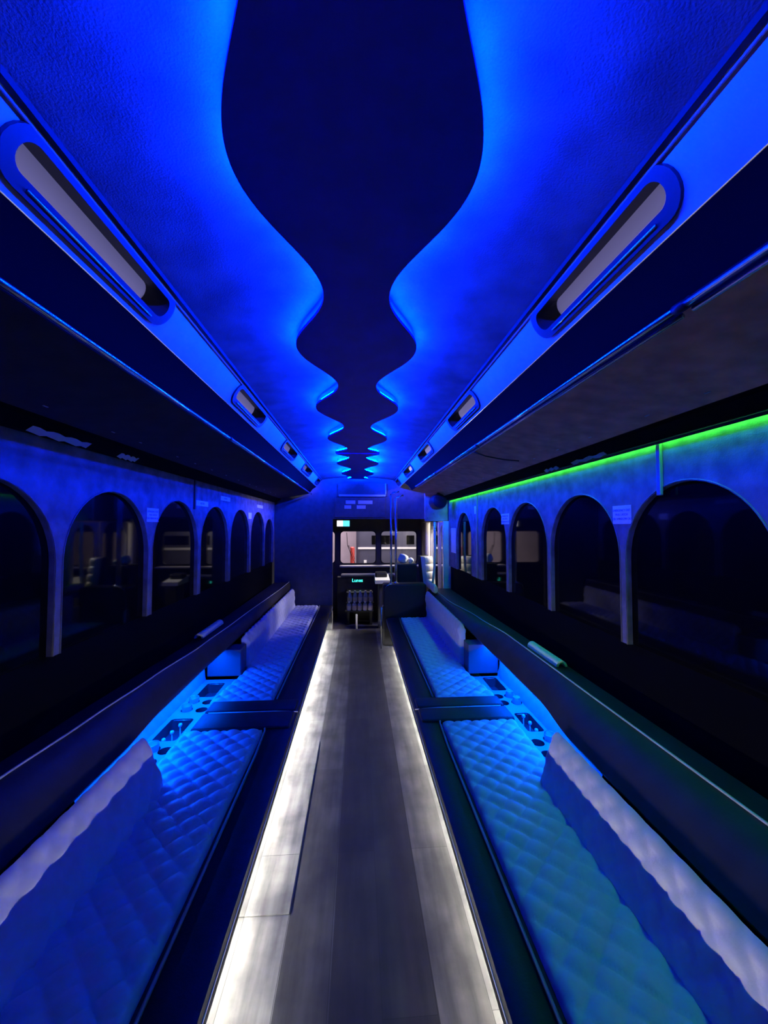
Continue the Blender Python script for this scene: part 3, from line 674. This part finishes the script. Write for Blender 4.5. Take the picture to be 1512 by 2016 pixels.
# water bottles in two tiers in front of the dash
rk = thing('bottle_rack', 'black two-tier rack of water bottles in front of the dashboard', 'rack', (0.04, 6.3, -0.16))
obj('upper_shelf', B(-0.19, 0.26, 6.36, 6.46, 0.225, 0.24), 'black', rk); obj('lower_shelf', B(-0.20, 0.25, 6.25, 6.345, 0.115, 0.13), 'black', rk)
obj('body', B(-0.19, 0.25, 6.465, 6.82, 0.10, 0.39), 'black', rk)
obj('riser', B(-0.19, 0.25, 6.346, 6.359, 0.12, 0.24), 'black', rk)
obj('foot', B(-0.18, -0.14, 6.50, 6.7, -0.158, 0.0995), 'black', rk); obj('foot', B(0.20, 0.24, 6.50, 6.7, -0.158, 0.0995), 'black', rk)
WORD = ['leftmost', 'second from the left', 'middle', 'second from the right', 'rightmost']
bt = None
for tier, (y, z, hh) in enumerate(((6.41, 0.2405, 0.19), (6.30, 0.1305, 0.14))):
    for k in range(5):
        x = -0.135+0.087*k + (-0.008 if tier else 0.0)
        lab = '%s water bottle on the %s shelf of the rack by the dashboard' % (WORD[k], 'upper' if tier == 0 else 'lower')
        t = thing('water_bottle', lab, 'bottle', (x, y, z), 'water bottles on the dashboard rack')
        lh = 0.075 if tier == 0 else 0.07
        obj('bottle_body', lathe(bmesh.new(), x, y, [(0.034, z), (0.037, z+0.006), (0.037, z+lh+0.02), (0.034, z+lh+0.034), (0.016, z+hh-0.025), (0.014, z+hh-0.016)], 16), 'pet', t, True, 0.8)
        obj('label_band', lathe(bmesh.new(), x, y, [(0.0385, z+0.012), (0.0385, z+lh+0.008)], 16), 'label', t, True, 0.8)
        obj('cap', lathe(bmesh.new(), x, y, [(0.016, z+hh-0.016), (0.016, z+hh)], 12), 'whitepl', t, True, 0.8)
o = obj('white_post', lathe(bmesh.new(), -0.021, 6.2, [(0.012, -0.159), (0.016, -0.15), (0.016, 0.085), (0.012, 0.09)], 12), 'whitepl', smooth=True, auto=0.7)
tag(o, 'short white post standing on the entry floor below the bottle rack', 'post')
o = obj('entry_step', B(-0.50, -0.375, 5.665, 5.83, -0.158, 0.24, bev=0.01), 'cream')
tag(o, 'pale upright panel at the front end of the left-hand bench', 'step panel')

# fare box pedestal right of the aisle front
fb = thing('fare_box', 'grey pedestal with a pale sloping top at the right of the dashboard', 'fare box', (0.37, 6.2, -0.16))
obj('pedestal', B(0.33, 0.50, 6.15, 6.4, -0.158, 0.585, bev=0.01), 'dark', fb)
bm = bmesh.new(); loft(bm, [[(0.27, y, z0), (0.52, y, z0), (0.50, y, z0+h), (0.27, y, z0+h)] for y, z0, h in ((6.05, 0.59, 0.055), (6.4, 0.60, 0.10))], True, True); obj('top', bm, 'whitepl', fb)
obj('scanner', B(0.28, 0.47, 6.2, 6.38, 0.66, 0.75, bev=0.02), 'black', fb)

# ------------------------------------------------------------------ right front: partition box, poles, cabinet, seat
pb = thing('partition_box', 'black box partition at the front end of the right-hand bench', 'partition', (0.6, 4.9, 0))
obj('body', B(0.318, 0.865, 4.835, 5.05, 0.001, 0.762, bev=0.022, seg=3), 'black', pb, True, 0.6)
obj('corner_guard', tube(bmesh.new(), [(0.335, 4.826, 0.69), (0.345, 4.826, 0.735), (0.375, 4.826, 0.757), (0.40, 4.826, 0.764)], 0.007, 8), 'steel', pb, True)
for x, y, z0, z1, r, lab in ((0.417, 4.86, 0.764, 1.885, 0.014, 'chrome grab pole standing on the black partition box, nearer the aisle'),
                          (0.483, 4.92, 0.764, 1.84, 0.016, 'chrome grab pole standing on the black partition box, nearer the wall')):
    g = thing('grab_pole', lab, 'grab pole', (x, y, z0))
    obj('pole', tube(bmesh.new(), [(x, y, z0+0.001), (x, y, z1)], r, 12), 'chrome', g, True)
    obj('base_flange', lathe(bmesh.new(), x, y, [(0.032, z0-0.001), (0.032, z0+0.008), (r+0.002, z0+0.02)], 16), 'steel', g, True, 0.7)
    bm = tube(bmesh.new(), [(x, y, z1-0.02), (x, y, z1+0.01), (x+0.02, y, z1+0.03), (x+0.10, y, z1+0.05)], 0.012, 8)
    obj('elbow', bm, 'steel', g, True)
gp = thing('floor_pole', 'thin steel pole standing on the floor left of the black partition box', 'pole', (0.285, 4.74, 0))
obj('pole', tube(bmesh.new(), [(0.285, 4.74, 0.001), (0.288, 4.76, 0.50)], 0.009, 10), 'steel', gp, True)
obj('mounting', tube(bmesh.new(), [(0.288, 4.76, 0.47), (0.32, 4.84, 0.50)], 0.008, 8), 'steel', gp, True)
cb = thing('black_cabinet', 'black cabinet behind the partition box holding white bags', 'cabinet', (0.7, 5.3, -0.16))
obj('body', B(0.53, 0.80, 5.20, 5.50, -0.158, 0.965, bev=0.01), 'black', cb); obj('rim', B(0.525, 0.805, 5.195, 5.505, 0.966, 0.982, bev=0.004), 'dark', cb)
def blob(x, y, z, sx, sy, sz, seed):
    bm = bmesh.new(); bmesh.ops.create_icosphere(bm, subdivisions=3, radius=1)
    rr = random.Random(seed); ph = [rr.uniform(0, 6) for _ in range(6)]
    for v in bm.verts:
        c = v.co; k = 1+0.10*math.sin(3*c.x+ph[0])*math.sin(4*c.y+ph[1])+0.08*math.sin(5*c.z+ph[2]+2*c.x)
        v.co = Vector((x+c.x*sx*k, y+c.y*sy*k, z+max(-0.9, c.z)*sz*k))
    return bm
tag(obj('plastic_bag', blob(0.625, 5.32, 1.045, 0.067, 0.06, 0.067, 1), 'whitepl', smooth=True), 'bigger white crumpled bag on the black cabinet, nearer the poles', 'bag')
tag(obj('plastic_bag', blob(0.735, 5.33, 1.018, 0.04, 0.04, 0.042, 2), 'whitepl', smooth=True), 'small white crumpled bag on the black cabinet, nearer the cream seat', 'bag')
js = thing('jump_seat', 'cream channel-tufted seat back beside the entry door', 'seat', (0.9, 5.2, -0.16))
ca, sa = math.cos(math.radians(42)), math.sin(math.radians(42))      # turned towards the door
def rot(x, y): return (0.95 + x*ca - y*sa, 5.24 + x*sa + y*ca)
secs = []
for k in range(49):
    tt = k/48; z = 0.68+0.40*tt; lean = 0.05*tt
    q = abs(math.sin(PI*tt*4))**0.5*0.02
    secs.append([(*rot(-0.085, -0.06-q*0.6+lean), z), (*rot(-0.05, -0.075-q+lean), z), (*rot(0.05, -0.075-q+lean), z), (*rot(0.085, -0.06-q*0.6+lean), z), (*rot(0.085, lean), z), (*rot(-0.085, lean), z)])
obj('backrest', loft(bmesh.new(), secs, True, True), 'creamvinyl', js, True, 0.6)
secs = [[(*rot(-0.09, 0.003+l), z), (*rot(0.09, 0.003+l), z), (*rot(0.09, 0.05+l), z), (*rot(-0.09, 0.05+l), z)] for z, l in ((-0.158, 0.0), (0.68, 0.0), (1.09, 0.052))]
obj('seat_shell', loft(bmesh.new(), secs, True, True), 'black', js)
# upper right end panel, speaker
ep = thing('end_panel', 'bolted brown panel closing the right-hand duct above the entry door', 'panel', (1.0, 5.1, 1.55))
obj('panel', B(0.885, 1.197, 5.06, 5.10, 1.56, 2.02, bev=0.006), 'duct', ep)
for x, z in ((0.92, 1.60), (0.92, 1.72), (1.0, 1.66), (0.92, 1.95), (1.02, 1.98)):
    bm = bmesh.new(); bmesh.ops.create_uvsphere(bm, u_segments=8, v_segments=6, radius=0.008); bmesh.ops.translate(bm, verts=bm.verts[:], vec=(x, 5.058, z)); obj('bolt', bm, 'steel', ep, True)
sp = thing('ceiling_speaker', 'round black speaker under the far end of the right-hand duct', 'speaker', (1.0, 4.72, 1.85))
bm = bmesh.new(); secs = []
for y, r in ((4.62, 0.05), (4.635, 0.085), (4.70, 0.098), (4.86, 0.098), (4.88, 0.08)): secs.append([(1.0+r*math.cos(2*PI*k/20), y, 1.80+r*math.sin(2*PI*k/20)) for k in range(20)])
obj('body', loft(bm, secs, True, True), 'black', sp, True, 0.7)
bm = bmesh.new(); obj('bracket', box(bm, 0.985, 1.015, 4.72, 4.78, 1.88, 1.915), 'black', sp)
pb2 = thing('pull_cord', 'black cord running across the brown underside of the right duct', 'cord', (0.9, 3.4, 1.92))
obj('cord', tube(bmesh.new(), [(0.715, 2.32, 1.955), (0.80, 2.36, 1.938), (0.92, 2.36, 1.917), (1.0, 2.32, 1.903)], 0.004, 6), 'black', pb2, True)

gr = thing('door_grab_rail', 'pale curved grab rail beside the entry door at the end of the right ledge', 'grab rail', (1.0, 5.085, 0.66))
obj('rail', tube(bmesh.new(), [(1.02, 5.085, 1.555), (1.025, 5.085, 1.2), (1.015, 5.085, 0.95), (0.995, 5.085, 0.76), (0.985, 5.08, 0.70)], 0.017, 12), 'cream', gr, True)
obj('foot', lathe(bmesh.new(), 0.984, 5.08, [(0.03, 0.66), (0.03, 0.68), (0.02, 0.70)], 14), 'steel', gr, True, 0.7)
for y0, y1, lab in ((4.66, 4.93, 'padded roll, made cream to stand in for door light, at the very end of the right-hand ledge, by the entry door'), (4.42, 4.64, 'padded roll, made cream to stand in for door light, on the end of the right-hand ledge, farther from the door')):
    secs = []
    for k in range(17):
        t_ = k/16; r = 0.052*(0.72+0.28*math.sin(PI*t_)**0.4)
        secs.append([(0.897+r*0.62*math.cos(2*PI*q/18), y0+(y1-y0)*t_, 0.762+r*math.sin(2*PI*q/18)) for q in range(18)])
    tag(obj('padded_roll', loft(bmesh.new(), secs, True, True), 'creamvinyl', smooth=True, auto=0.9), lab, 'padded roll')  # the ledge's own vinyl, coloured cream in place of strong door light
# entry door on the right, behind the wall end
wr = shell('wall_entry')
obj('door_post', B(1.13, 1.24, 5.045, 5.12, -0.16, 1.56, bev=0.006), 'cream', wr)
obj('rear_post', B(1.14, 1.25, 6.42, 6.52, -0.16, 1.9, bev=0.006), 'cream', wr)
obj('upper_panel', B(1.20, 1.26, 5.045, 7.35, 1.565, 2.06), 'dark', wr)
obj('front_post', B(1.20, 1.26, 6.53, 7.35, -0.9, 1.56), 'dark', wr)
dr = shell('door_1', (1.2, 5.7, -0.16))
def leaf(u0, u1, nm):
    g = [(u1-0.06, 0.45), (u1-0.06, 1.30)] + [((u0+u1)/2+((u1-u0)/2-0.06)*math.cos(PI*k/12), 1.30+((u1-u0)/2-0.06)*math.sin(PI*k/12)) for k in range(1, 12)] + [(u0+0.06, 1.30), (u0+0.06, 0.45)]
    obj('door_leaf', plate(bmesh.new(), [(u0, -0.15), (u1, -0.15), (u1, 1.55), (u0, 1.55)], [g], lambda u, v, w: (1.205+w, u, v), 0.03), 'cream', dr)
    bm = bmesh.new(); bm.faces.new([bm.verts.new((1.22, u, v)) for u, v in g]); obj('door_pane', bm, 'glass', dr)
leaf(5.15, 5.70, 'a'); leaf(5.72, 6.40, 'b')

# ------------------------------------------------------------------ the garage outside
st = shell('ground_garage'); obj('garage_floor', B(-8, 8, -3, 14, -1.0, -0.9), 'gfloor', st)
st = shell('wall_garage'); obj('garage_wall', B(-8, 8, 12.6, 12.8, -0.9, 5), 'gwall', st); obj('garage_side', B(5.6, 5.8, -3, 12.6, -0.9, 5), 'gwall', st)
pbus = thing('parked_bus', 'dark grey bus parked in the garage ahead, seen through the windscreen', 'bus', (1.6, 10.6, -0.9))
obj('body', B(-0.05, 3.4, 9.9, 11.6, -0.5, 2.2, bev=0.12, seg=3), 'busbody', pbus, True, 0.6)
obj('lower_skirt', B(0.0, 3.35, 9.93, 11.5, -0.75, -0.501), 'black', pbus)
for x0, x1 in ((0.35, 1.0), (1.25, 1.45), (1.75, 2.45), (2.7, 3.2)):
    obj('window', B(x0, x1, 9.88, 9.898, 1.02, 1.25, bev=0.006), 'blackglass', pbus)
obj('trim_stripe', B(0.0, 3.3, 9.885, 9.899, 0.90, 0.95), 'whitepl', pbus)
obj('tail_lamp', B(0.15, 0.22, 9.88, 9.898, 0.55, 0.62), 'whitepl', pbus)
for x in (0.6, 2.8):
    bm = bmesh.new(); secs = [[(x+0.38*math.cos(2*PI*k/24), y, -0.52+0.38*math.sin(2*PI*k/24)) for k in range(24)] for y in (9.9, 10.15)]
    obj('wheel', loft(bm, secs, True, True), 'rubber', pbus)
bo = thing('bollard', 'white and red guard post standing beside the parked bus', 'bollard', (-0.14, 9.7, -0.9))
obj('post', lathe(bmesh.new(), -0.14, 9.7, [(0.05, -0.9), (0.05, 0.78)], 14), 'whitepl', bo, True, 0.7)
obj('sleeve', lathe(bmesh.new(), -0.14, 9.7, [(0.053, 0.55), (0.053, 0.95), (0.03, 0.97)], 14), 'red', bo, True, 0.7)
